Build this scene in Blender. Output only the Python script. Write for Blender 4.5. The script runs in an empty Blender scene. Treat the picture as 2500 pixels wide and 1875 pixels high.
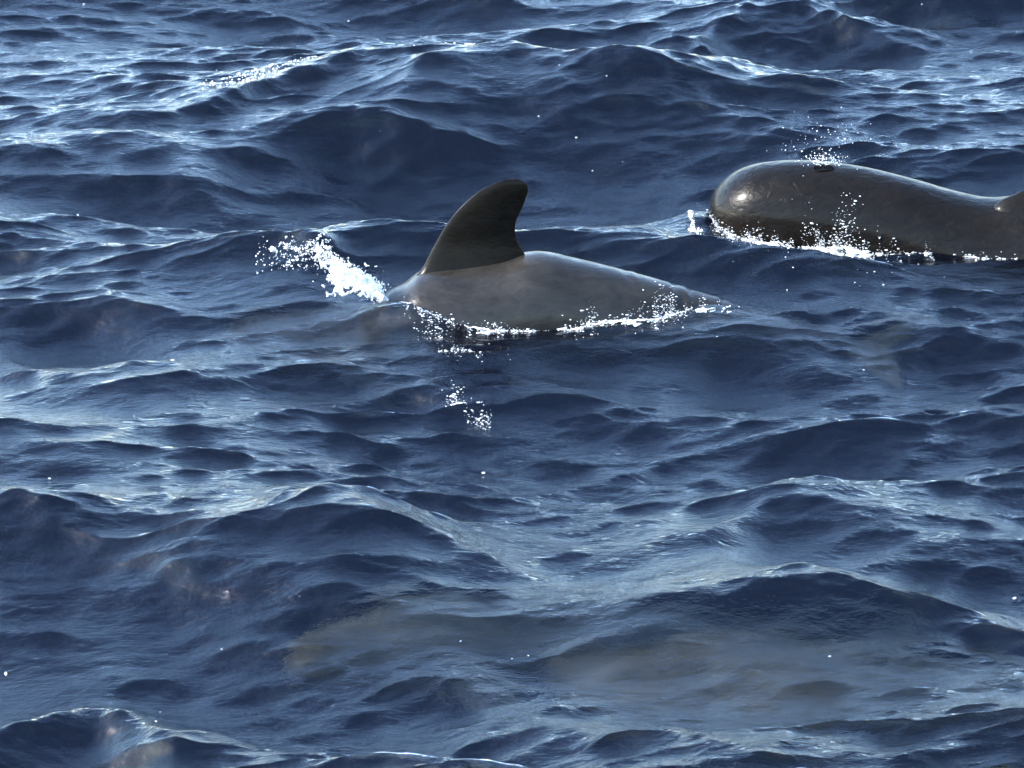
import bpy, math, random
import numpy as np
from mathutils import Vector, noise

random.seed(7)
rng = np.random.default_rng(11)
scene = bpy.context.scene
COL = scene.collection

# ------------------------------------------------------------------ camera
CAM_H, PITCH, HFOV = 5.1, math.radians(20.0), math.radians(19.3)
cam_d = bpy.data.cameras.new('camera')
cam_d.sensor_width = 36
cam_d.angle = HFOV
cam_d.clip_start = 0.1
cam_d.clip_end = 3000
cam = bpy.data.objects.new('camera', cam_d)
cam.location = (0, 0, CAM_H)
cam.rotation_euler = (math.pi / 2 - PITCH, 0, 0)
COL.objects.link(cam)
scene.camera = cam
FPX = 1250 / math.tan(HFOV / 2)

# ------------------------------------------------------------------ sky, sun, exposure
SUN_DIR = Vector((-0.85, -0.10, 0.53)).normalized()
sun_el = math.asin(SUN_DIR.z)
sun_az = math.atan2(SUN_DIR.x, SUN_DIR.y)
world = bpy.data.worlds.new('World')
scene.world = world
world.use_nodes = True
wn = world.node_tree
wn.nodes.clear()
sky = wn.nodes.new('ShaderNodeTexSky')
sky.sky_type = 'NISHITA'
sky.sun_disc = False
sky.sun_elevation = sun_el
sky.sun_rotation = sun_az
sky.air_density = 1.0
sky.dust_density = 0.5
sky.ozone_density = 2.2
bg = wn.nodes.new('ShaderNodeBackground')
bg.inputs['Strength'].default_value = 0.15
wo = wn.nodes.new('ShaderNodeOutputWorld')
wn.links.new(sky.outputs[0], bg.inputs[0])
wn.links.new(bg.outputs[0], wo.inputs[0])
sd = bpy.data.lights.new('sun', 'SUN')
sd.energy = 2.3
sd.cycles.use_multiple_importance_sampling = False
sd.angle = math.radians(0.5)
sd.color = (1.0, 0.95, 0.87)
sun = bpy.data.objects.new('sun', sd)
sun.rotation_euler = (-SUN_DIR).to_track_quat('-Z', 'Y').to_euler()
COL.objects.link(sun)
vs = scene.view_settings
vs.view_transform = 'Standard'
vs.look = 'None'
vs.exposure = 2.72
vs.gamma = 1.0
vs.use_curve_mapping = False
scene.cycles.max_bounces = 10
scene.cycles.transmission_bounces = 6
scene.cycles.sample_clamp_indirect = 3.0
scene.cycles.caustics_refractive = True
scene.cycles.blur_glossy = 0.5


# ------------------------------------------------------------------ helpers
def ground(px, row, z=0.0):
    """point at height z that the photograph shows at (px, row)"""
    a = PITCH - math.atan((937.5 - row) / FPX)
    y = (CAM_H - z) / math.tan(a)
    depth = y * math.cos(PITCH) + (CAM_H - z) * math.sin(PITCH)
    return ((px - 1250) / FPX * depth, y)


def upright(px, row, y):
    """(x, z) on the upright plane at distance y"""
    a = PITCH - math.atan((937.5 - row) / FPX)
    z = CAM_H - y * math.tan(a)
    depth = y * math.cos(PITCH) + (CAM_H - z) * math.sin(PITCH)
    return ((px - 1250) / FPX * depth, z)


def tag(o, label=None, cat=None, group=None, kind=None):
    if label: o['label'] = label
    if cat: o['category'] = cat
    if group: o['group'] = group
    if kind: o['kind'] = kind
    return o


def empty(name, loc):
    o = bpy.data.objects.new(name, None)
    o.location = loc
    COL.objects.link(o)
    return o


def mesh_np(name, V, F, mat, parent=None, smooth=True):
    me = bpy.data.meshes.new(name)
    V = np.asarray(V, dtype=np.float32)
    F = np.asarray(F, dtype=np.int32)
    n, k = F.shape
    me.vertices.add(len(V))
    me.vertices.foreach_set('co', V.ravel())
    me.loops.add(n * k)
    me.loops.foreach_set('vertex_index', F.ravel())
    me.polygons.add(n)
    me.polygons.foreach_set('loop_start', np.arange(0, n * k, k, dtype=np.int32))
    me.polygons.foreach_set('loop_total', np.full(n, k, dtype=np.int32))
    if smooth:
        me.polygons.foreach_set('use_smooth', np.ones(n, dtype=bool))
    me.update(calc_edges=True)
    me.validate()
    me.materials.append(mat)
    o = bpy.data.objects.new(name, me)
    COL.objects.link(o)
    if parent:
        o.parent = parent
        o.matrix_parent_inverse.identity()
        o.location = -parent.location
    return o


# ------------------------------------------------------------------ materials
def new_mat(name):
    m = bpy.data.materials.new(name)
    m.use_nodes = True
    m.node_tree.nodes.clear()
    return m, m.node_tree


def water_material():
    m, t = new_mat('sea_water')
    N, Lk = t.nodes.new, t.links.new
    out = N('ShaderNodeOutputMaterial')
    tc = N('ShaderNodeTexCoord')
    geo_scale = N('ShaderNodeMapping')
    geo_scale.inputs['Scale'].default_value = (0.55, 1.0, 1.0)
    geo_scale.inputs['Rotation'].default_value = (0, 0, math.radians(-14))
    Lk(tc.outputs['Object'], geo_scale.inputs[0])

    def nz(scale, detail, dist, rough=0.55):
        n = N('ShaderNodeTexNoise')
        n.inputs['Scale'].default_value = scale
        n.inputs['Detail'].default_value = detail
        n.inputs['Distortion'].default_value = dist
        n.inputs['Roughness'].default_value = rough
        Lk(geo_scale.outputs[0], n.inputs['Vector'])
        return n
    n1 = nz(9.0, 4.0, 0.6)
    n2 = nz(34.0, 5.0, 0.5, 0.62)
    b1 = N('ShaderNodeBump')
    b1.inputs['Distance'].default_value = 0.013
    b1.inputs['Strength'].default_value = 1.0
    Lk(n1.outputs[0], b1.inputs['Height'])
    b2 = N('ShaderNodeBump')
    b2.inputs['Distance'].default_value = 0.0065
    b2.inputs['Strength'].default_value = 1.0
    Lk(n2.outputs[0], b2.inputs['Height'])
    Lk(b1.outputs[0], b2.inputs['Normal'])
    n3 = nz(95.0, 3.0, 0.3)
    b3 = N('ShaderNodeBump')
    b3.inputs['Distance'].default_value = 0.0018
    Lk(n3.outputs[0], b3.inputs['Height'])
    Lk(b2.outputs[0], b3.inputs['Normal'])
    gloss = N('ShaderNodeBsdfGlossy')
    gloss.inputs['Roughness'].default_value = 0.03
    gloss.inputs['Color'].default_value = (1, 1, 1, 1)
    refr = N('ShaderNodeBsdfRefraction')
    refr.inputs['IOR'].default_value = 1.333
    refr.inputs['Roughness'].default_value = 0.03
    refr.inputs['Color'].default_value = (1, 1, 1, 1)
    fres = N('ShaderNodeFresnel')
    fres.inputs['IOR'].default_value = 1.333
    for q in (gloss, refr, fres):
        Lk(b3.outputs[0], q.inputs['Normal'])
    dif = N('ShaderNodeBsdfDiffuse')
    dif.inputs['Color'].default_value = (0.0010, 0.0040, 0.013, 1)
    Lk(b2.outputs[0], dif.inputs['Normal'])
    low = N('ShaderNodeMixShader')
    low.inputs[0].default_value = 0.12
    Lk(refr.outputs[0], low.inputs[1])
    Lk(dif.outputs[0], low.inputs[2])
    mix = N('ShaderNodeMixShader')
    Lk(fres.outputs[0], mix.inputs[0])
    Lk(low.outputs[0], mix.inputs[1])
    Lk(gloss.outputs[0], mix.inputs[2])
    Lk(mix.outputs[0], out.inputs['Surface'])
    va = N('ShaderNodeVolumeAbsorption')
    va.inputs['Color'].default_value = (0.25, 0.55, 0.85, 1)
    va.inputs['Density'].default_value = 0.7
    Lk(va.outputs[0], out.inputs['Volume'])
    return m


def deep_material():
    m, t = new_mat('deep_water')
    out = t.nodes.new('ShaderNodeOutputMaterial')
    d = t.nodes.new('ShaderNodeBsdfDiffuse')
    d.inputs['Color'].default_value = (0.001, 0.005, 0.016, 1)
    t.links.new(d.outputs[0], out.inputs['Surface'])
    return m


def skin_material(name, base, light, rough=0.30, scale=1.0, coat=0.22, spec=0.20, lumps=0.5):
    m, t = new_mat(name)
    N, Lk = t.nodes.new, t.links.new
    out = N('ShaderNodeOutputMaterial')
    tc = N('ShaderNodeTexCoord')
    mp = N('ShaderNodeMapping')
    mp.inputs['Scale'].default_value = (0.7, 1.0, 1.4)
    Lk(tc.outputs['Object'], mp.inputs[0])

    def noise(s, d, dist=0.0, r=0.5):
        n = N('ShaderNodeTexNoise')
        n.inputs['Scale'].default_value = s * scale
        n.inputs['Detail'].default_value = d
        n.inputs['Distortion'].default_value = dist
        n.inputs['Roughness'].default_value = r
        Lk(mp.outputs[0], n.inputs['Vector'])
        return n
    n1 = noise(3.2, 5, 0.8, 0.6)
    ramp = N('ShaderNodeValToRGB')
    ramp.color_ramp.elements[0].position = 0.30
    ramp.color_ramp.elements[0].color = (*base, 1)
    ramp.color_ramp.elements[1].position = 0.72
    ramp.color_ramp.elements[1].color = (*light, 1)
    n2 = noise(14, 4, 0.6)
    n4 = noise(7.5, 6, 1.5, 0.7)
    mm = N('ShaderNodeMath'); mm.operation = 'MULTIPLY_ADD'
    Lk(n4.outputs[0], mm.inputs[0]); mm.inputs[1].default_value = 0.55
    ms = N('ShaderNodeMath'); ms.operation = 'MULTIPLY'
    Lk(n1.outputs[0], ms.inputs[0]); ms.inputs[1].default_value = 0.5
    Lk(ms.outputs[0], mm.inputs[2])
    Lk(mm.outputs[0], ramp.inputs[0])
    rr = N('ShaderNodeMapRange')
    rr.inputs['From Min'].default_value = 0.3
    rr.inputs['From Max'].default_value = 0.7
    rr.inputs['To Min'].default_value = rough * 0.75
    rr.inputs['To Max'].default_value = rough * 1.35
    Lk(n2.outputs[0], rr.inputs[0])
    n3 = noise(55, 3, 0.3)
    b0 = N('ShaderNodeBump')
    b0.inputs['Distance'].default_value = 0.010
    Lk(n2.outputs[0], b0.inputs['Height'])
    b0.inputs['Strength'].default_value = lumps
    b = N('ShaderNodeBump')
    b.inputs['Distance'].default_value = 0.0015
    b.inputs['Strength'].default_value = 0.7
    Lk(n3.outputs[0], b.inputs['Height'])
    Lk(b0.outputs[0], b.inputs['Normal'])
    p = N('ShaderNodeBsdfPrincipled')
    Lk(ramp.outputs[0], p.inputs['Base Color'])
    Lk(rr.outputs[0], p.inputs['Roughness'])
    Lk(b.outputs[0], p.inputs['Normal'])
    p.inputs['IOR'].default_value = 1.40
    p.inputs['Specular IOR Level'].default_value = spec
    p.inputs['Coat Weight'].default_value = coat
    p.inputs['Coat Roughness'].default_value = 0.19
    p.inputs['Coat IOR'].default_value = 1.33
    Lk(p.outputs[0], out.inputs['Surface'])
    return m


def foam_material():
    m, t = new_mat('sea_foam')
    N, Lk = t.nodes.new, t.links.new
    out = N('ShaderNodeOutputMaterial')
    tc = N('ShaderNodeTexCoord')
    n = N('ShaderNodeTexNoise')
    n.inputs['Scale'].default_value = 60
    n.inputs['Detail'].default_value = 4
    Lk(tc.outputs['Object'], n.inputs['Vector'])
    r = N('ShaderNodeValToRGB')
    r.color_ramp.elements[0].position = 0.3
    r.color_ramp.elements[0].color = (0.40, 0.43, 0.45, 1)
    r.color_ramp.elements[1].position = 0.65
    r.color_ramp.elements[1].color = (0.72, 0.73, 0.72, 1)
    Lk(n.outputs[0], r.inputs[0])
    p = N('ShaderNodeBsdfPrincipled')
    Lk(r.outputs[0], p.inputs['Base Color'])
    p.inputs['Roughness'].default_value = 0.22
    p.inputs['IOR'].default_value = 1.33
    b = N('ShaderNodeBump')
    b.inputs['Distance'].default_value = 0.004
    Lk(n.outputs[0], b.inputs['Height'])
    Lk(b.outputs[0], p.inputs['Normal'])
    Lk(p.outputs[0], out.inputs['Surface'])
    return m


WATER = water_material()
DEEP = deep_material()
FOAM = foam_material()
SKIN_GREY = skin_material('grey_whale_skin', (0.006, 0.0055, 0.0047), (0.028, 0.0252, 0.0215))
SKIN_DARK = skin_material('dark_whale_skin', (0.0022, 0.0018, 0.0014), (0.0085, 0.007, 0.0055), coat=0.26, spec=0.06, lumps=1.4)
SKIN_FIN = skin_material('shaded_fin_skin', (0.0022, 0.0019, 0.0015), (0.008, 0.007, 0.0055), coat=0.05, spec=0.08, lumps=0.15)  # shade on the fin's near face put into the colour, darker than the body
SKIN_SUB = skin_material('brown_whale_skin', (0.019, 0.0155, 0.0075), (0.054, 0.044, 0.021))


# ------------------------------------------------------------------ the sea surface
def spectrum_field(L, n, k_lo, k_hi, slope, wind_deg, spread, rms, seed):
    """random sea tile: height and choppy horizontal shift"""
    g = np.random.default_rng(seed)
    k1 = np.fft.fftfreq(n, d=L / n) * 2 * np.pi
    kx, ky = np.meshgrid(k1, k1, indexing='ij')
    k = np.hypot(kx, ky)
    k[0, 0] = 1e-6
    wd = math.radians(wind_deg)
    c = (kx * math.cos(wd) + ky * math.sin(wd)) / k
    band = 1 / (1 + (k_lo / k) ** 8) * np.exp(-(k / k_hi) ** 2)
    amp = k ** (-slope) * band * (np.abs(c) ** spread + 0.06)
    H = amp * (g.standard_normal((n, n)) + 1j * g.standard_normal((n, n)))
    H[0, 0] = 0
    # real field from a complex one: keep the real part, and use the same H for the shift
    h = np.fft.ifft2(H)
    s = rms / h.real.std()
    # conj-symmetrise
    hr = np.fft.fft2(h.real * s)
    dx = np.fft.ifft2(1j * kx / k * hr).real
    dy = np.fft.ifft2(1j * ky / k * hr).real
    return (L, n, (h.real * s).astype(np.float32), dx.astype(np.float32), dy.astype(np.float32))


def sample(f, x, y):
    L, n, h, dx, dy = f
    u = (x / L * n) % n
    v = (y / L * n) % n
    i = np.floor(u).astype(np.int64) % n
    j = np.floor(v).astype(np.int64) % n
    fu, fv = u - np.floor(u), v - np.floor(v)
    i2, j2 = (i + 1) % n, (j + 1) % n
    w = ((1 - fu) * (1 - fv), fu * (1 - fv), (1 - fu) * fv, fu * fv)
    return [w[0] * a[i, j] + w[1] * a[i2, j] + w[2] * a[i, j2] + w[3] * a[i2, j2] for a in (h, dx, dy)]


FIELDS = [
    # tile, choppiness, offset, fade distance
    (spectrum_field(31.0, 512, 2 * np.pi / 5.0, 2 * np.pi / 0.9, 2.9, 97, 5.0, 0.092, 3), 0.85, (3.1, 8.0), 400),
    (spectrum_field(13.0, 512, 2 * np.pi / 1.3, 2 * np.pi / 0.22, 2.5, 80, 3.5, 0.033, 5), 1.1, (0.0, 2.3), 120),
    (spectrum_field(7.3, 1024, 2 * np.pi / 0.36, 2 * np.pi / 0.045, 2.3, 98, 5.0, 0.0080, 8), 1.1, (1.7, 4.1), 40),
]

# crests that stand out in the photograph: (px, row) points, crest height, near width, far width
CRESTS = [
    ([(-300, 350), (0, 330), (230, 326), (500, 338), (620, 322), (730, 300), (870, 268), (960, 285), (1100, 300)],
     0.17, 0.52, 2.2),
    ([(180, 280), (470, 262), (620, 225), (760, 188), (920, 150), (1000, 165)], 0.13, 0.15, 0.9),
    ([(980, 215), (1080, 180), (1170, 165), (1270, 168), (1330, 190), (1420, 203), (1520, 192), (1700, 150), (1830, 135), (1930, 150)],
     0.19, 0.60, 0.9),
    ([(1620, 70), (1720, 50), (1850, 2), (1990, 8), (2080, 40), (2200, 62)], 0.14, 0.35, 0.8),
    ([(2200, 60), (2400, 40), (2700, 50)], 0.08, 0.3, 0.7),
    ([(-200, 800), (0, 812), (200, 828), (370, 875), (450, 890)], 0.10, 0.30, 0.6),
    ([(1700, 790), (1830, 800), (1960, 745), (2095, 728), (2180, 760), (2320, 800), (2500, 830)], 0.075, 0.20, 0.35),
    ([(1500, 900), (1750, 850), (1880, 826), (1960, 850), (2050, 880)], 0.06, 0.25, 0.4),
    ([(1750, 1290), (1850, 1220), (1900, 1200), (1980, 1215), (2200, 1260)], 0.10, 0.35, 0.6),
    ([(2020, 1440), (2180, 1398), (2300, 1400), (2500, 1440), (2700, 1450)], 0.08, 0.33, 0.5),
    ([(-200, 1790), (0, 1775), (120, 1725), (220, 1680), (300, 1700), (420, 1760)], 0.15, 0.26, 0.45),
    ([(300, 1460), (420, 1390), (480, 1370), (560, 1385), (700, 1440)], 0.08, 0.28, 0.4),
    ([(900, 1730), (1020, 1690), (1080, 1675), (1180, 1700), (1300, 1740)], 0.06, 0.2, 0.4),
    ([(1250, 1800), (1380, 1780), (1500, 1778), (1650, 1810), (1800, 1850)], 0.06, 0.2, 0.4),
    ([(250, 1080), (380, 1060), (450, 1040), (530, 1055)], 0.035, 0.15, 0.3),
    ([(500, 1020), (640, 1000), (850, 990), (950, 1010)], 0.035, 0.13, 0.3),
    ([(820, 1060), (1000, 1010), (1150, 1000), (1300, 1030)], 0.04, 0.18, 0.4),
    ([(0, 1255), (250, 1215), (380, 1200), (560, 1205), (700, 1230), (900, 1290)], 0.13, 0.45, 1.3),
    ([(1450, 1560), (1650, 1570), (1850, 1590), (2100, 1640)], 0.05, 0.2, 0.3),
    ([(760, 1460), (820, 1412), (900, 1395), (1000, 1405), (1100, 1450)], 0.07, 0.5, 0.35),
    ([(1500, 1500), (1700, 1475), (1850, 1480), (2000, 1500), (2150, 1540), (2300, 1570)], 0.06, 0.5, 0.35),
    ([(1060, 858), (1180, 848), (1350, 852)], 0.05, 0.16, 0.2),  # this and the next crest are added, near slopes shaped to reflect dark
    ([(1070, 925), (1200, 915), (1330, 912)], 0.06, 0.2, 0.2),
    ([(500, 745), (700, 735), (900, 742)], 0.05, 0.55, 0.3),
]
CR = []
for pts, a, wn_, wf in CRESTS:
    if a <= 0:
        continue
    g = sorted(ground(px, r, a) for px, r in pts)
    ux = np.arange(g[0][0], g[-1][0], 0.03)
    uy = np.interp(ux, [p[0] for p in g], [p[1] for p in g])
    kk = np.exp(-(np.arange(-12, 13) / 6.0) ** 2); kk /= kk.sum()
    uy = np.convolve(np.pad(uy, 12, mode='edge'), kk, mode='valid')
    CR.append((ux, uy, a, wn_, wf))


def crest_height(x, y):
    z = np.zeros_like(x)
    for gx, gy, a, w1, w2 in CR:
        m = (x > gx[0] - 0.6) & (x < gx[-1] + 0.6) & (y > gy.min() - 5 * w1) & (y < gy.max() + 4 * w2)
        if not m.any():
            continue
        xm, ym = x[m], y[m]
        wob = 0.05 * np.sin(xm * 5.1 + gx[0]) + 0.03 * np.sin(xm * 11.7 + 1.3) + 0.012 * np.sin(xm * 29 + gy[0])
        yc = np.interp(xm, gx, gy) + wob
        d = ym - yc
        e = 0.03
        near = np.exp(-(np.sqrt(d * d + e * e) - e) / w1 * 1.1)
        far = np.exp(-(np.sqrt(d * d + e * e) - e) / w2 * 1.6)
        p = np.where(d < 0, near, far)
        tl = np.clip((xm - gx[0] + 0.6) / 1.0, 0, 1)
        tr = np.clip((gx[-1] + 0.6 - xm) / 1.0, 0, 1)
        t = tl * tl * (3 - 2 * tl) * tr * tr * (3 - 2 * tr)
        z[m] += (a * t * p - 0.25 * a * t * np.exp(-((d + 1.6 * w1) / (1.2 * w1)) ** 2))
    return z


# calmer patches where the whales lie: (x, y, radius x, radius y, how calm)
CALM = []


def calm(x, y):
    c = np.ones_like(x)
    for cx, cy, rx, ry, k in CALM:
        d = ((x - cx) / rx) ** 2 + ((y - cy) / ry) ** 2
        c *= 1 - k * np.exp(-d ** 2)
    return c


BUMPS = []   # extra local swellings: (x, y, rx, ry, height)


def sea_disp(x, y):
    r = np.hypot(x, y - 15)
    c = calm(x, y)
    z = np.zeros_like(x); X = np.zeros_like(x); Y = np.zeros_like(x)
    for q, (f, ch, off, fade) in enumerate(FIELDS):
        w = np.exp(-(r / fade) ** 2) * (c if q < 2 else (0.75 + 0.25 * c))
        h, dx, dy = sample(f, x + off[0], y + off[1])
        if q == 2:
            w = w * (0.45 + 1.1 * np.clip(0.5 + 0.5 * np.sin(x * 1.3 + 1.9 * np.sin(y * 0.7 + 1)) * np.sin(y * 0.9 + 1.4 * np.sin(x * 0.8)), 0, 1))
        z += h * w; X += ch * dx * w; Y += ch * dy * w
    z += crest_height(x, y) * (0.25 + 0.75 * c)
    for bx, by, rx, ry, hh in BUMPS:
        z += hh * np.exp(-(((x - bx) / rx) ** 2 + ((y - by) / ry) ** 2))
    return X, Y, z


def sea_z(x, y):
    x = np.atleast_1d(np.asarray(x, float)); y = np.atleast_1d(np.asarray(y, float))
    px, py = x.copy(), y.copy()
    for _ in range(5):
        X, Y, z = sea_disp(px, py)
        px = x - X; py = y - Y
    return sea_disp(px, py)[2]


# ------------------------------------------------------------------ whales
def catmull(P, n):
    P = np.asarray(P, float)
    t = np.zeros(len(P))
    for i in range(1, len(P)):
        t[i] = t[i - 1] + max(1e-4, np.linalg.norm(P[i, :2] - P[i - 1, :2])) ** 0.5
    m = np.zeros_like(P)
    m[1:-1] = (P[2:] - P[:-2]) / (t[2:] - t[:-2])[:, None]
    m[0] = (P[1] - P[0]) / (t[1] - t[0]); m[-1] = (P[-1] - P[-2]) / (t[-1] - t[-2])
    out = []
    for s in np.linspace(0, t[-1], n):
        i = min(len(P) - 2, np.searchsorted(t, s, side='right') - 1)
        h = t[i + 1] - t[i]; u = (s - t[i]) / h
        out.append((2 * u**3 - 3 * u**2 + 1) * P[i] + (u**3 - 2 * u**2 + u) * h * m[i]
                   + (-2 * u**3 + 3 * u**2) * P[i + 1] + (u**3 - u**2) * h * m[i + 1])
    return np.array(out)


def loft(rings):
    n, m = len(rings), len(rings[0])
    V = [v for r in rings for v in r]
    F = []
    for i in range(n - 1):
        for j in range(m):
            k = (j + 1) % m
            F.append((i * m + j, i * m + k, (i + 1) * m + k, (i + 1) * m + j))
    return V, F


def body_mesh(stations, n=190, m=72, wrinkle=None):
    """stations: x, y, top z, bottom z, half width; nose first"""
    S = catmull(stations, n)
    rings = []
    for s in S:
        x, y, zt, zb, w = s
        w = max(w, 0.001)
        if zt - zb < 0.002: zt, zb = (zt + zb) / 2 + .001, (zt + zb) / 2 - .001
        zc = zb + (zt - zb) * 0.52
        r = []
        for j in range(m):
            a = 2 * math.pi * j / m
            ca, sa = math.cos(a), math.sin(a)
            rz = (zt - zc) if sa > 0 else (zc - zb)
            e = 0.96
            vx = x
            vy = y + w * math.copysign(abs(ca) ** e, ca)
            vz = zc + rz * math.copysign(abs(sa) ** e, sa)
            if wrinkle:
                d = wrinkle(vx, vy, vz, ca, sa)
                vy += d * ca; vz += d * sa
            r.append((vx, vy, vz))
        rings.append(r)
    V, F = loft(rings)
    F = [tuple(f) for f in F]
    a, b = len(V), len(V) + 1
    V += [tuple(np.mean(rings[0], 0)), tuple(np.mean(rings[-1], 0))]
    for j in range(m):
        k = (j + 1) % m
        F.append((a, k, j, j))
        o = (n - 1) * m
        F.append((b, o + j, o + k, o + k))
    return V, F


def poly_mesh(name, V, F, mat, parent):
    me = bpy.data.meshes.new(name)
    F = [tuple(dict.fromkeys(f)) for f in F]
    me.from_pydata([tuple(map(float, v)) for v in V], [], F)
    me.validate()
    for p in me.polygons: p.use_smooth = True
    me.materials.append(mat)
    o = bpy.data.objects.new(name, me)
    COL.objects.link(o)
    if parent:
        o.parent = parent
        o.location = -parent.location
    return o


def foil_loft(levels, m=28):
    """levels: (lead point, trail point, half thickness, thickness direction)"""
    rings = []
    for A, B, th, nrm in levels:
        A, B, nrm = Vector(A), Vector(B), Vector(nrm).normalized()
        r = []
        for j in range(m):
            a = 2 * math.pi * j / m
            u = 0.5 - 0.5 * math.cos(a)
            prof = (math.sqrt(max(u, 0)) * (1 - u) ** 0.9) * 1.65 + 0.03 * math.sin(math.pi * u)
            s = 1 if math.sin(a) >= 0 else -1
            if j == 0: prof = 0
            r.append(A.lerp(B, u) + nrm * th * prof * s)
        rings.append(r)
    V, F = loft(rings)
    c = len(V); V.append(sum(rings[-1], Vector()) / m)
    o = (len(rings) - 1) * m
    for j in range(m): F.append((o + j, o + (j + 1) % m, c))
    c = len(V); V.append(sum(rings[0], Vector()) / m)
    for j in range(m): F.append((c, (j + 1) % m, j))
    return V, F


def dorsal_fin(outline, y, sink, th, mat, parent, lean=0.0, name='dorsal_fin'):
    """outline: row, leading px, trailing px (top last)"""
    O = np.array(outline, float)
    O = catmull(O[:, [0, 1, 2]], 40)
    lv = []
    n = len(O)
    for i, (row, l, t) in enumerate(O):
        xl, z = upright(l, row, y)
        xt, _ = upright(t, row, y)
        f = i / (n - 1)
        flare = 1 + 2.4 * max(0, 1 - f * 2.4) ** 2
        yy = y + lean * (z - upright(l, O[0][0], y)[1])
        lv.append(((xl, yy, z), (xt, yy, z), th * flare * (1 - 0.72 * f ** 1.5) * min(1, (1 - f) * 8 + 0.15), (0, 1, 0.0)))
    A, B, t0, nn = lv[0]
    lv.insert(0, ((A[0] - 0.03, A[1], A[2] - sink), (B[0] + 0.03, B[1], B[2] - sink), t0 * 1.3, nn))
    V, F = foil_loft(lv)
    return poly_mesh(name, V, F, mat, parent)


def flipper(root, direction, length, chord, mat, parent):
    d = Vector(direction).normalized()
    back = Vector((1, 0, -0.15)).normalized()
    nrm = d.cross(back)
    lv = []
    for i in range(13):
        f = i / 12
        c = chord * (1 - f) ** 0.55 * (1 + 0.25 * math.sin(f * 3)) + 0.004
        p = Vector(root) + d * (length * f) + back * (length * 0.45 * f * f)
        lv.append((tuple(p - back * c * 0.45), tuple(p + back * c * 0.55), 0.022 * (1 - 0.8 * f), nrm))
    V, F = foil_loft(lv, 20)
    return poly_mesh('flipper', V, F, mat, parent)


def flukes(root, span, sweep, mat, parent, tilt=0.0, axis=(1, 0)):
    ax = Vector((axis[0], axis[1], 0)).normalized()
    side = Vector((-ax.y, ax.x, 0))
    for s in (-1, 1):
        lv = []
        for i in range(15):
            f = i / 14
            c = 0.26 * (1 - f) ** 0.6 + 0.008
            p = Vector(root) + side * (s * span * f) + ax * (sweep * f ** 1.3) + Vector((0, 0, tilt * f))
            lv.append((tuple(p - ax * c * 0.5), tuple(p + ax * c * 0.5), 0.028 * (1 - 0.85 * f), (0, 0, 1)))
        V, F = foil_loft(lv, 20)
        poly_mesh('tail_fluke', V, F, mat, parent)


def up_s(px, row, y, zb, w, dy=0.0):
    x, z = upright(px, row, y)
    return (x, y + dy, z, zb, w)


# ---- the whale in the middle: back and fin out of the water, head under it
YM = 15.08
def xm(px, z=0.0): return (px - 1250) / FPX * (YM * math.cos(PITCH) + (CAM_H - z) * math.sin(PITCH))


mid = [
    (xm(548), YM, -0.20, -0.22, 0.01),
    (xm(556), YM, -0.13, -0.30, 0.09),
    (xm(590), YM, -0.085, -0.37, 0.16),
    (xm(650), YM, -0.060, -0.43, 0.215),
    (xm(740), YM, -0.055, -0.47, 0.245),
    (xm(830), YM, -0.040, -0.48, 0.262),
    (xm(890), YM, -0.025, -0.47, 0.275),
    up_s(935, 724, YM, -0.46, 0.285),
    up_s(985, 697, YM, -0.44, 0.29),
    up_s(1025, 668, YM, -0.43, 0.295),
    up_s(1070, 655, YM, -0.42, 0.30),
    up_s(1150, 646, YM, -0.40, 0.31),
    up_s(1230, 636, YM, -0.39, 0.305),
    up_s(1285, 621, YM, -0.38, 0.30),
    up_s(1335, 620, YM, -0.37, 0.29),
    up_s(1400, 634, YM, -0.35, 0.28),
    up_s(1500, 658, YM, -0.33, 0.255),
    up_s(1600, 684, YM, -0.31, 0.22),
    up_s(1700, 713, YM, -0.29, 0.18),
    up_s(1790, 742, YM, -0.28, 0.14),
    (xm(1880), YM, -0.055, -0.27, 0.105),
    (xm(1990), YM - 0.04, -0.13, -0.28, 0.07),
    (xm(2080), YM - 0.10, -0.20, -0.29, 0.05),
    (xm(2140), YM - 0.14, -0.25, -0.28, 0.02),
]


def mid_wrinkle(x, y, z, ca, sa):
    if x > 0.3 and ca < 0.4:
        w = min(1, (x - 0.3) / 0.4) * math.exp(-((x - 0.95) / 0.5) ** 2)
        q = math.sin(x * 71 + 5.0 * math.sin(z * 13 + x * 4) + y * 9) * max(0.0, math.sin(x * 11 + z * 23 + 2 * math.sin(x * 23)))
        return 0.005 * w * q
    return 0.0


w1 = empty('pilot_whale', (xm(1250), YM, 0))
tag(w1, 'grey pilot whale in the middle, its tall dark hooked fin raised, head under water', 'whale', 'pilot whales swimming left')
V, F = body_mesh(mid, wrinkle=mid_wrinkle, n=260)
BODY1 = poly_mesh('body', V, F, SKIN_GREY, w1)
fin1 = [(690, 1004, 1320), (670, 1018, 1308), (650, 1034, 1296), (620, 1049, 1281), (600, 1060, 1268), (580, 1071, 1260), (560, 1082, 1257), (540, 1096, 1260), (520, 1111, 1268),
        (500, 1130, 1278), (480, 1152, 1285), (465, 1172, 1289), (452, 1198, 1286), (443, 1222, 1276), (437, 1243, 1260)]
fo = dorsal_fin(fin1, YM, 0.12, 0.036, SKIN_FIN, w1)
tag(fo, 'tall hooked dorsal fin, its shade put into the colour, with a bright wet leading edge')
flipper((xm(850), YM - 0.2, -0.32), (0.35, -0.8, -0.5), 0.55, 0.17, SKIN_GREY, w1)
flipper((xm(850), YM + 0.2, -0.32), (0.35, 0.8, -0.5), 0.55, 0.17, SKIN_GREY, w1)
flukes((xm(2110), YM - 0.12, -0.24), 0.44, 0.22, SKIN_SUB, w1, tilt=-0.03, axis=(1, -0.25))

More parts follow.
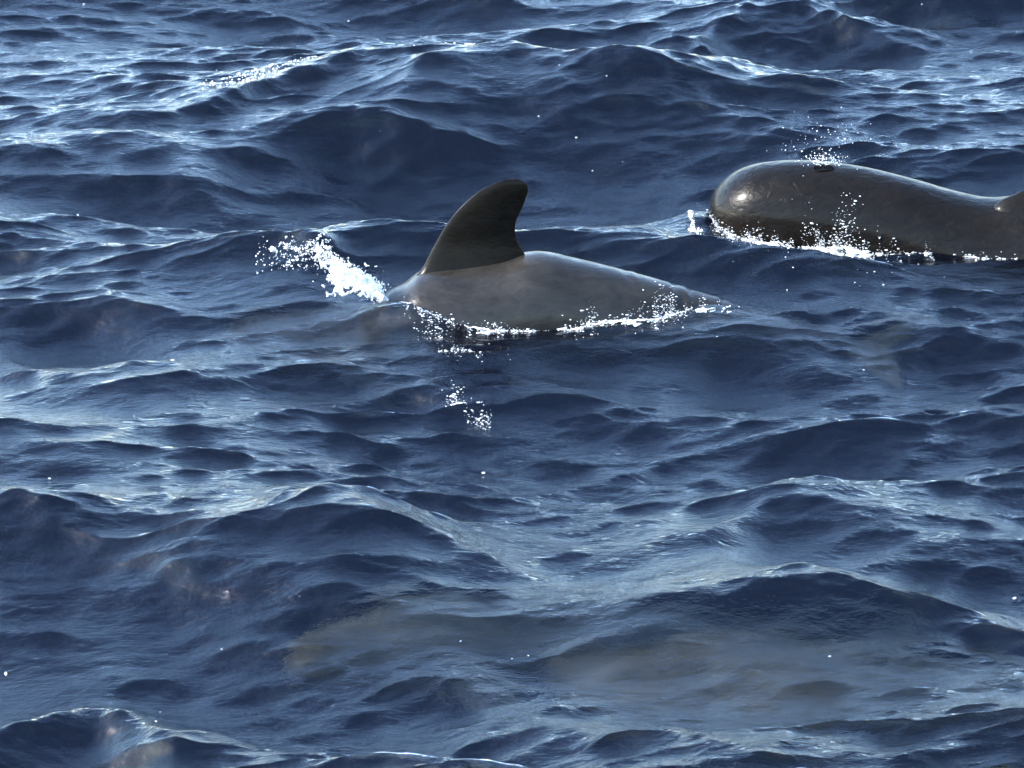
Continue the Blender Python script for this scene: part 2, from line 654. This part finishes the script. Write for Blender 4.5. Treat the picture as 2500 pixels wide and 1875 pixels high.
# ---- the whale on the right: rounded head and blowhole out of the water
def yr(px): return 16.66 - 0.42 * (px - 1735) / 765
def rs(px, row, zb, w):
    y = yr(px); x, z = upright(px, row, y)
    return (x, y, z, zb, w)


right = [
    rs(1731, 515, 0.10, 0.01),
    rs(1737, 488, 0.02, 0.10),
    rs(1753, 461, -0.06, 0.165),
    rs(1785, 431, -0.13, 0.225),
    rs(1830, 409, -0.19, 0.268),
    rs(1890, 398, -0.25, 0.290),
    rs(1960, 395, -0.29, 0.297),
    rs(2030, 400, -0.33, 0.300),
    rs(2120, 413, -0.37, 0.310),
    rs(2240, 443, -0.42, 0.325),
    rs(2340, 472, -0.45, 0.335),
    rs(2420, 487, -0.47, 0.34),
    rs(2520, 482, -0.48, 0.345),
    rs(2650, 490, -0.48, 0.34),
    rs(2850, 530, -0.47, 0.31),
    rs(3100, 590, -0.46, 0.25),
    rs(3350, 650, -0.44, 0.17),
    rs(3550, 705, -0.42, 0.09),
    rs(3650, 730, -0.40, 0.03),
]
w2 = empty('pilot_whale', (rs(2300, 500, 0, 0)[0], yr(2300), 0))
tag(w2, 'black pilot whale at right, its round shiny head and blowhole above the water', 'whale', 'pilot whales swimming left')
V, F = body_mesh(right, n=260)
BODY2 = poly_mesh('body', V, F, SKIN_DARK, w2)
fin2 = [(505, 2425, 2760), (487, 2447, 2745), (470, 2487, 2728), (450, 2520, 2712), (425, 2552, 2704), (395, 2585, 2702), (360, 2620, 2712),
        (330, 2650, 2722), (310, 2680, 2722), (302, 2700, 2712)]
dorsal_fin(fin2, yr(2600) , 0.12, 0.040, SKIN_DARK, w2)
flipper((rs(2030, 400, 0, 0)[0], yr(2030) - 0.22, -0.22), (0.35, -0.75, -0.6), 0.6, 0.18, SKIN_DARK, w2)
flipper((rs(2030, 400, 0, 0)[0], yr(2030) + 0.22, -0.22), (0.35, 0.75, -0.6), 0.6, 0.18, SKIN_DARK, w2)
flukes((rs(3640, 720, 0, 0)[0], yr(3640), -0.40), 0.5, 0.25, SKIN_DARK, w2)
# blowhole: raised lips round a dark pit, on the crown
from mathutils.bvhtree import BVHTree as _BVH
_T = _BVH.FromPolygons([v.co.copy() for v in BODY2.data.vertices], [tuple(p.vertices) for p in BODY2.data.polygons])
tx, tz = upright(2010, 410, yr(2010))
org = Vector((0, 0, CAM_H))
hit, hn, _, _ = _T.ray_cast(org, (Vector((tx, yr(2010), tz)) - org).normalized())
ex = Vector((1, 0, 0)); ex = (ex - hn * ex.dot(hn)).normalized(); ey = hn.cross(ex)
Vb, Fb = [], []
for i, (r, dz) in enumerate([(1.15, -0.004), (1.08, 0.003), (1.0, 0.005), (0.9, 0.0035), (0.4, 0.0025)]):
    for j in range(28):
        a = 2 * math.pi * j / 28
        lx, ly = math.cos(a) * 0.056 * r, (math.sin(a) - 0.35 * math.cos(a) ** 2) * 0.034 * r
        Vb.append(hit + ex * lx + ey * ly + hn * (dz + 0.003 * math.sin(a * 3)))
for i in range(4):
    for j in range(28):
        k = (j + 1) % 28
        Fb.append((i * 28 + j, i * 28 + k, (i + 1) * 28 + k, (i + 1) * 28 + j))
Fb.append(tuple(4 * 28 + j for j in range(28)))
PIT, pt = new_mat('blowhole_black')
po = pt.nodes.new('ShaderNodeOutputMaterial'); pp = pt.nodes.new('ShaderNodeBsdfPrincipled')
pp.inputs['Base Color'].default_value = (0.002, 0.002, 0.002, 1); pp.inputs['Roughness'].default_value = 0.6; pp.inputs['Specular IOR Level'].default_value = 0.05
pt.links.new(pp.outputs[0], po.inputs['Surface'])
poly_mesh('blowhole', Vb, Fb, PIT, w2)


# ---- two whales under the surface, nearest the camera
def under(name_label, pts, mat, finlen):
    """pts: px, row on the surface, drop of the back under z=0, height, half width"""
    st = []
    for px, row, drop, hgt, w in pts:
        x, y = ground(px, row)
        drop = drop + 0.03
        # the line of sight bends down to about 45 degrees at the surface
        y2 = y + drop * 1.0
        st.append((x, y2, -drop, -drop - hgt, w))
    root = empty('pilot_whale', (st[len(st) // 2][0], st[len(st) // 2][1], -0.3))
    tag(root, name_label, 'whale', 'pilot whales swimming left')
    V, F = body_mesh(st, n=160, m=56)
    poly_mesh('body', V, F, mat, root)
    a = st[4]
    for s in (-1, 1):
        flipper((a[0] + 0.3, a[1] + s * a[4] * 0.8, a[2] - 0.25), (0.35, s * 0.8, -0.35), finlen, 0.15, mat, root)
    e = st[-1]
    flukes((e[0], e[1], e[2] - 0.02), 0.40, 0.2, mat, root)
    # low dorsal fin
    b = st[6]
    lv = []
    for i in range(16):
        f = i / 15
        z = b[2] - 0.03 + 0.07 * f
        lv.append(((b[0] - 0.10 + 0.22 * f ** 0.8, b[1], z), (b[0] + 0.17 + 0.03 * f, b[1], z), 0.03 * (1 - 0.85 * f), (0, 1, 0)))
    V, F = foil_loft(lv, 20)
    poly_mesh('dorsal_fin', V, F, mat, root)
    return root, st


w3, s3 = under('submerged brown whale, slender, its blunt head the leftmost brown shape at the bottom',
      [(700, 1575, 0.20, 0.02, 0.01), (708, 1570, 0.15, 0.12, 0.10), (745, 1555, 0.11, 0.22, 0.17), (830, 1525, 0.09, 0.30, 0.22),
       (950, 1500, 0.09, 0.36, 0.26), (1100, 1490, 0.13, 0.38, 0.27), (1300, 1490, 0.22, 0.38, 0.26), (1500, 1500, 0.32, 0.34, 0.23),
       (1750, 1500, 0.45, 0.28, 0.17), (2000, 1500, 0.60, 0.20, 0.10), (2200, 1490, 0.75, 0.12, 0.05)], SKIN_SUB, 0.45)
w4, s4 = under('submerged dark brown whale, wide, under rippled water at lower right',
      [(1330, 1600, 0.28, 0.02, 0.01), (1340, 1600, 0.22, 0.14, 0.11), (1400, 1605, 0.16, 0.28, 0.22), (1530, 1610, 0.11, 0.40, 0.32),
       (1700, 1610, 0.09, 0.48, 0.40), (1880, 1615, 0.08, 0.50, 0.42), (2060, 1620, 0.10, 0.46, 0.37), (2220, 1625, 0.16, 0.38, 0.29),
       (2420, 1640, 0.28, 0.28, 0.19), (2650, 1650, 0.45, 0.18, 0.10), (2850, 1650, 0.60, 0.10, 0.05)], SKIN_SUB, 0.5)

# calmer water over and round them
for px, row, rx, ry, k in [(760, 790, 0.9, 0.75, 0.8), (1250, 760, 1.1, 0.8, 0.85), (1650, 770, 0.9, 0.6, 0.75), (2060, 830, 0.6, 0.6, 0.5),
                           (1950, 580, 0.8, 0.7, 0.8), (2350, 640, 0.9, 0.8, 0.7), (880, 1520, 0.7, 0.6, 0.5), (1850, 1620, 1.0, 0.7, 0.35), (350, 235, 2.0, 1.7, 0.55), (450, 1130, 0.9, 0.7, 0.45), (2200, 330, 1.3, 1.1, 0.5), (1190, 930, 0.35, 0.6, 0.6)]:
    gx, gy = ground(px, row)
    CALM.append((gx, gy, rx, ry, k))
# bow swell ahead of the middle whale and of the right whale
gx, gy = ground(760, 675); BUMPS.append((gx, gy, 0.15, 0.10, 0.085))
gx, gy = ground(985, 775); BUMPS.append((gx, gy - 0.17, 0.30, 0.17, 0.12))
gx, gy = ground(1880, 1430); BUMPS.append((gx, gy, 0.95, 0.6, 0.14))
gx, gy = ground(1720, 790); BUMPS.append((gx, gy, 0.30, 0.14, 0.06))
gx, gy = ground(1500, 812); BUMPS.append((gx, gy, 0.22, 0.12, 0.035))
gx, gy = ground(760, 722); BUMPS.append((gx, gy, 0.55, 0.36, 0.075))
gx, gy = ground(880, 1385); BUMPS.append((gx, gy, 0.6, 0.55, 0.17))
gx, gy = ground(1700, 560); BUMPS.append((gx, gy, 0.16, 0.2, 0.07))

# ------------------------------------------------------------------ build the sea
xs = np.concatenate([-np.geomspace(900, 4.6, 40)[:-1], np.arange(-4.6, -3.4, 0.03), np.arange(-3.4, 3.4, 0.0105), np.arange(3.4, 4.6, 0.03), np.geomspace(4.6, 900, 40)])
ys = np.concatenate([-np.geomspace(900, 0.5, 22), np.linspace(0, 7.9, 120), 8.0 + 17.5 * (np.linspace(0, 1, 1150) ** 1.25), np.geomspace(25.6, 40, 120)[1:], np.geomspace(40, 1500, 60)[1:]])
gx, gy = np.meshgrid(xs, ys, indexing='ij')
X, Y, Z = sea_disp(gx.ravel(), gy.ravel())
V = np.stack([gx.ravel() + X, gy.ravel() + Y, Z], 1)
nx, ny = len(xs), len(ys)
ii, jj = np.meshgrid(np.arange(nx - 1), np.arange(ny - 1), indexing='ij')
b = (ii * ny + jj).ravel()
F = np.stack([b, b + ny, b + ny + 1, b + 1], 1)
sea = mesh_np('sea', V, F, WATER)
tag(sea, 'dark blue sea with wind ripples and small sharp waves', 'sea', kind='structure')
print('sea verts', len(V))
fl = mesh_np('deep_water', [(-900, -900, -5), (900, -900, -5), (900, 1500, -5), (-900, 1500, -5)], [(0, 1, 2, 3)], DEEP, smooth=False)
tag(fl, 'dark blue deep water below the surface', 'sea', kind='structure')

# ------------------------------------------------------------------ foam, splashes, drops
t_ = (1 + 5 ** 0.5) / 2
ICO = np.array([(-1, t_, 0), (1, t_, 0), (-1, -t_, 0), (1, -t_, 0), (0, -1, t_), (0, 1, t_), (0, -1, -t_), (0, 1, -t_), (t_, 0, -1), (t_, 0, 1), (-t_, 0, -1), (-t_, 0, 1)])
ICO /= np.linalg.norm(ICO[0])
IF = np.array([(0, 11, 5), (0, 5, 1), (0, 1, 7), (0, 7, 10), (0, 10, 11), (1, 5, 9), (5, 11, 4), (11, 10, 2), (10, 7, 6), (7, 1, 8), (3, 9, 4), (3, 4, 2), (3, 2, 6), (3, 6, 8), (3, 8, 9), (4, 9, 5), (2, 4, 11), (6, 2, 10), (8, 6, 7), (9, 8, 1)])


def blobs(P, R, flat=(1, 1, 1), jit=0.25):
    P = np.asarray(P, float); R = np.asarray(R, float)
    n = len(P)
    s = rng.uniform(0.6, 1.4, (n, 1, 3)) * np.array(flat)
    a = rng.uniform(0, 2 * np.pi, n)
    V = ICO[None] * (1 + rng.uniform(-jit, jit, (n, 12, 1))) * s
    c, q = np.cos(a)[:, None], np.sin(a)[:, None]
    V = np.stack([V[..., 0] * c - V[..., 1] * q, V[..., 0] * q + V[..., 1] * c, V[..., 2]], -1)
    V = V * R[:, None, None] + P[:, None]
    F = IF[None] + (np.arange(n) * 12)[:, None, None]
    return V.reshape(-1, 3), F.reshape(-1, 3)


def foam_obj(name, P, R, label, cat, flat=(1, 1, 1), jit=0.25):
    V, F = blobs(P, R, flat, jit)
    o = mesh_np(name, V, F, FOAM)
    tag(o, label, cat, kind='stuff')
    return o


def on_sea(pts, lift=0.0):
    pts = np.asarray(pts)
    z = sea_z(pts[:, 0], pts[:, 1]) + lift
    return np.column_stack([pts[:, 0], pts[:, 1], z])


def along(path, n, spread_px, spread_row, power=1.0):
    """scatter (px,row) points about a pixel path -> surface points"""
    path = np.array(path, float)
    d = np.r_[0, np.cumsum(np.linalg.norm(np.diff(path, axis=0), axis=1))]
    s = rng.uniform(0, d[-1], n)
    px = np.interp(s, d, path[:, 0]) + rng.normal(0, spread_px, n)
    row = np.interp(s, d, path[:, 1]) + rng.normal(0, spread_row, n)
    return np.array([ground(a, b) for a, b in zip(px, row)])


def clump(pts, k=5.0, cut=0.5, seed=0):
    """keep points where a cheap pattern is high so that foam comes in patches"""
    x, y = pts[:, 0] * k, pts[:, 1] * k
    v = np.sin(x * 3.1 + seed) * np.sin(y * 2.3 + 1.7 * np.sin(x * 1.9)) + 0.6 * np.sin(x * 7.7 + y * 5.1 + seed) + 0.4 * rng.normal(0, 1, len(x))
    return pts[v > cut]


from mathutils.bvhtree import BVHTree


def tree(o):
    vs_ = [v.co.copy() for v in o.data.vertices]
    return BVHTree.FromPolygons(vs_, [tuple(p.vertices) for p in o.data.polygons])


T1, T2 = tree(BODY1), tree(BODY2)


def flank(T, x, z, y0):
    h = T.ray_cast(Vector((x, y0 - 3, z)), Vector((0, 1, 0)))
    return h[0].y if h[0] is not None else None


def wash(T, x0, x1, y0, n, out_, up_, seed, cut=0.3, skin=0.22):
    """specks of froth hugging the near flank at the waterline: out_ metres of drift to the camera, up_ metres up the skin"""
    x = x0 + (x1 - x0) * rng.beta(1.5, 1.5, n)
    v = np.sin(x * 13 + seed) + 0.7 * np.sin(x * 31 + 2 * seed) + 0.5 * np.sin(x * 77) + rng.normal(0, 0.7, n)
    x = x[v > cut]
    y = np.array([flank(T, a, 0.0, y0) or y0 for a in x])
    z = sea_z(x, y)
    P = []; Q = []
    for a, c in zip(x, z):
        y2 = flank(T, a, c, y0)
        if y2 is None: continue
        if rng.random() < skin:
            zz = c + abs(rng.normal(0, up_)) * (0.3 + 0.8 * abs(math.sin(a * 9 + seed)))
            y3 = flank(T, a, zz, y0)
            if y3 is not None: Q.append((a, y3 - 0.003, zz))
        else:
            P.append((a, y2 - rng.exponential(out_ * (0.3 + 1.2 * abs(math.sin(a * 6 + seed)) ** 2))))
    return np.vstack([on_sea(P, 0.002), np.array(Q).reshape(-1, 3)])


def sheet(name, A, B, C, D, nu, nv, label):
    """ragged torn sheet of white water between four corners (top left, top right, bottom right, bottom left)"""
    A, B, C, D = (Vector(q) for q in (A, B, C, D))
    V, keep = [], {}
    for i in range(nu + 1):
        for j in range(nv + 1):
            u, v = i / nu, j / nv
            p = A.lerp(B, u).lerp(D.lerp(C, u), v)
            q = p * 1.0
            w = noise.noise(q * 14) * 0.028 + noise.noise(q * 40) * 0.014 + noise.noise(q * 110) * 0.006
            p = p + Vector((noise.noise(q * 31 + Vector((5, 0, 0))) * 0.02, -w - 0.05 * math.sin(math.pi * v), noise.noise(q * 23 + Vector((0, 9, 0))) * 0.025 + 0.03 * math.sin(u * 2.6)))
            V.append(p)
            edge = min(u * 3.0, (1 - u) * 6, v * 4, (1 - v) * 3.0)
            keep[i, j] = edge + 0.9 * noise.noise(q * 26) + 0.5 * noise.noise(q * 75) > 0.3
    F = []
    for i in range(nu):
        for j in range(nv):
            if keep[i, j] and keep[i + 1, j] and keep[i, j + 1] and keep[i + 1, j + 1]:
                a = i * (nv + 1) + j
                F.append((a, a + nv + 1, a + nv + 2, a + 1))
    used = sorted({k for f in F for k in f}); mp = {k: n for n, k in enumerate(used)}
    me = bpy.data.meshes.new(name)
    me.from_pydata([V[k] for k in used], [], [tuple(mp[k] for k in f) for f in F])
    me.materials.append(FOAM)
    o = bpy.data.objects.new(name, me); COL.objects.link(o)
    sol = o.modifiers.new('thickness', 'SOLIDIFY'); sol.thickness = 0.012
    for p in me.polygons: p.use_smooth = True
    tag(o, label, 'splash', kind='stuff')
    return o


def lace(name, T, x0, x1, y0, reach, step, thr, seed, label, up=0.0):
    """lacy foam lying on the water beside a flank, joined into one sheet of threads"""
    xs_ = np.arange(x0, x1, step * 1.4)
    yf = np.array([(flank(T, a, 0.02, y0) or y0) for a in xs_]) if T is not None else np.full(len(xs_), y0)
    ds = np.arange(-0.02, reach, step)
    XX = np.repeat(xs_, len(ds)); YY = (yf[:, None] - ds[None]).ravel()
    ZZ = sea_z(XX, YY)
    nd = len(ds)
    V, keep = [], np.zeros(len(XX), bool)
    for k in range(len(XX)):
        q = Vector((XX[k] * 0.7, YY[k], seed))
        d = ds[k % nd] / reach
        a = abs(noise.noise(q * 17 + Vector((noise.noise(q * 9) * 1.5, 0, 0)))) + 0.45 * abs(noise.noise(q * 47))
        patch = noise.noise(q * 5.5 + Vector((0, 0, 3))) + 0.5 * noise.noise(q * 13)
        e = min(1, (XX[k] - x0) / 0.08, (x1 - XX[k]) / 0.08)
        keep[k] = a < (thr * (1.0 - d) * (0.25 + 2.6 * patch) * e)
    ok = [(i * nd + j, (i + 1) * nd + j, (i + 1) * nd + j + 1, i * nd + j + 1) for i in range(len(xs_) - 1) for j in range(nd - 1)
          if keep[i * nd + j] and keep[(i + 1) * nd + j] and keep[i * nd + j + 1] and keep[(i + 1) * nd + j + 1]]
    used = sorted({k for f in ok for k in f}); mp = {k: n for n, k in enumerate(used)}
    me = bpy.data.meshes.new(name)
    me.from_pydata([(XX[k], YY[k], ZZ[k] + 0.006 + 0.006 * noise.noise(Vector((XX[k] * 60, YY[k] * 60, 0)))) for k in used], [], [tuple(mp[k] for k in f) for f in ok])
    me.materials.append(FOAM)
    for p in me.polygons: p.use_smooth = True
    o = bpy.data.objects.new(name, me); COL.objects.link(o)
    sol = o.modifiers.new('thickness', 'SOLIDIFY'); sol.thickness = 0.004
    tag(o, label, 'foam', kind='stuff')
    return o


lace('foam', T1, -0.62, 1.22, YM, 0.15, 0.0042, 0.26, 1.0, 'lacy foam washing along the near flank of the middle whale')
lace('foam', T2, 1.12, 2.35, 16.6, 0.34, 0.0048, 0.30, 6.0, 'lacy foam spread on the water under the right whale')
sx, sy = ground(640, 690); ex_, _ = ground(940, 690)
lace('foam', None, sx, ex_, ground(800, 690)[1], 0.40, 0.005, 0.17, 9.0, 'thin torn foam on the water round the splash left of the fin')

# bow splash of the middle whale: a torn sheet with fine drops thrown off to the left
def c3(px, row, y):
    x, z = upright(px, row, y); return (x, y, z)


sheet('splash', c3(768, 602, 15.18), c3(930, 706, 15.10), c3(955, 742, 14.82), c3(800, 728, 14.88), 130, 90,
      'white splash thrown up ahead of the middle whale, left of its fin')
P, R = [], []
for _ in range(1100):    # fringe of the sheet
    u = rng.beta(1.2, 1.1)
    px = 770 + 165 * u; row = 606 + 98 * u ** 1.1 + abs(rng.normal(0, 22)) - 8
    y = 15.1 - rng.uniform(0, 0.22)
    P.append(c3(px + rng.normal(0, 7), row + rng.normal(0, 4), y)); R.append(rng.lognormal(-6.1, 0.45))
for k in range(18):      # strings of drops thrown to the left
    px0 = rng.uniform(680, 800); row0 = 640 - 30 * math.sin((px0 - 640) / 160 * 2.2) + rng.normal(0, 14)
    a = rng.uniform(-0.7, 0.5); L = rng.uniform(6, 36); yy = 15.12 + rng.normal(0, 0.05)
    for q in range(int(L * 1.3)):
        f = rng.uniform(-1, 1)
        P.append(c3(px0 + f * L * math.cos(a) + rng.normal(0, 2.5), row0 + f * L * math.sin(a) + rng.normal(0, 2.5), yy)); R.append(rng.lognormal(-6.1, 0.5))
for _ in range(140):
    P.append(c3(rng.uniform(625, 800), rng.normal(625, 22), 15.1)); R.append(rng.lognormal(-6.0, 0.5))
foam_obj('splash_drops', P, R, 'drops flying off the white splash left of the fin', 'splash')

# froth along the near flank of the middle whale, with glints modelled as specks
pts = np.vstack([wash(T1, -0.60, -0.15, YM, 900, 0.05, 0.015, 1.0),
                 wash(T1, -0.35, 0.95, YM, 2600, 0.02, 0.02, 2.3, 0.3),
                 wash(T1, 0.35, 1.25, YM, 2400, 0.03, 0.055, 4.1, 0.5, 0.6),  # specks on the skin also stand in for its wet sparkle
                 on_sea(clump(along([(1085, 868), (1180, 874), (1300, 862)], 520, 16, 7), cut=0.6), 0.002),  # glints on the water below the fin, modelled as white specks
                 on_sea(clump(along([(1085, 930), (1110, 960), (1150, 985), (1195, 998)], 520, 9, 7), cut=0.4), 0.002),  # more modelled glints, nearer the camera
                 on_sea(clump(along([(985, 745), (1070, 740), (1140, 770), (1170, 800)], 900, 16, 9), cut=0.6), 0.002)])
foam_obj('foam', pts, rng.lognormal(-6.15, 0.5, len(pts)), 'flecks of white foam and modelled white glints along the near side of the middle whale', 'foam', (1.6, 1, 0.45))

# froth under the head and along the flank of the right whale
pts = np.vstack([wash(T2, 1.13, 1.30, 16.6, 900, 0.03, 0.02, 0.3, 0),
                 wash(T2, 1.10, 2.35, 16.6, 4600, 0.11, 0.04, 1.9, 0.5),
                 on_sea(clump(along([(1790, 630), (1900, 640), (2090, 625)], 3200, 28, 20), k=9, cut=0.7), 0.003),
                 wash(T2, 1.50, 2.15, 16.6, 2400, 0.09, 0.13, 3.0, 0.2, 0.4),
                 wash(T2, 2.0, 3.3, 16.4, 1300, 0.02, 0.025, 5.2, 0.9)])
foam_obj('foam', pts, rng.lognormal(-6.1, 0.5, len(pts)), 'frothy white foam under the head of the right whale', 'foam', (1.4, 1, 0.5))

pts = np.vstack([clump(along([(1742, 445), (1715, 475), (1697, 505)], 420, 9, 9), cut=0.1), along([(1682, 540), (1690, 590), (1735, 612)], 220, 3, 5)])
foam_obj('foam', on_sea(pts, 0.006), rng.lognormal(-5.6, 0.45, len(pts)), 'small foam curl in front of the nose of the right whale', 'foam')

# blow spray above the blowhole
P, R = [], []
for _ in range(280):
    u = rng.normal(0, 1); v = abs(rng.normal(0, 1))
    y = yr(2008) - 0.04 + rng.normal(0, 0.05)
    P.append(c3(2008 + 26 * u, 402 - 14 * v + rng.normal(0, 3), y)); R.append(rng.lognormal(-6.25, 0.45))
for _ in range(70):
    P.append(c3(2008 + rng.normal(0, 60), 370 - abs(rng.normal(0, 45)), yr(2008) + rng.normal(0, .1))); R.append(rng.lognormal(-6.3, 0.4))
foam_obj('spray', P, R, 'fine spray blown from the blowhole of the right whale', 'spray')

# foam on the wave crest at upper left and its small neighbour
pts = np.vstack([along([(500, 262), (600, 235), (680, 215), (740, 205), (765, 190)], 300, 14, 10), along([(720, 196), (765, 186)], 260, 12, 6)])
foam_obj('foam', on_sea(pts, 0.006), rng.lognormal(-5.6, 0.6, len(pts)), 'line of foam on the wave crest at upper left', 'foam')
pts = clump(along([(1010, 182), (1060, 180), (1120, 195), (1150, 212)], 420, 8, 6), cut=0.2)
foam_obj('foam', on_sea(pts, 0.006), rng.lognormal(-5.4, 0.4, len(pts)), 'small broken foam on the dark wave top above the fin', 'foam')

# single bright drops and bubbles scattered over the surface
D = [(205, 18, 9), (305, 8, 6), (850, 8, 7), (1000, 110, 6), (530, 185, 6), (1315, 305, 8), (1407, 323, 8), (1365, 258, 5), (1480, 272, 5), (1447, 352, 5),
     (1090, 433, 5), (1378, 457, 5), (1412, 457, 5), (1465, 456, 5), (963, 563, 8), (1300, 512, 6), (1345, 540, 5), (1405, 603, 5), (1535, 557, 5), (1650, 538, 4),
     (422, 901, 8), (845, 998, 5), (1750, 840, 6), (2110, 871, 6), (20, 1266, 7), (540, 1562, 6), (1125, 1572, 6), (2025, 1624, 7), (10, 1575, 8), (25, 1797, 16),
     (382, 1800, 7), (122, 1188, 5), (2480, 1415, 8), (1180, 1093, 8), (905, 505, 6), (885, 515, 5), (190, 530, 5), (2250, 20, 6), (2490, 15, 7), (1040, 600, 5),
     (890, 482, 4), (898, 512, 6), (1290, 1600, 6), (1250, 1610, 5)]
for _ in range(30):
    D.append((rng.uniform(800, 2400), rng.uniform(330, 720), rng.uniform(1.5, 3.5)))
for _ in range(8):
    D.append((rng.uniform(0, 2500), rng.uniform(0, 1875), rng.uniform(1.5, 3)))
pts = np.array([ground(a, b) for a, b, c in D])
foam_obj('water_drops', on_sea(pts, 0.006), np.array([c for a, b, c in D]) / 2 / 560 * rng.uniform(0.6, 1.1, len(D)), 'scattered bright drops and bubbles on the sea around the whales', 'drops', (1.5, 1, 0.5), 0.2)
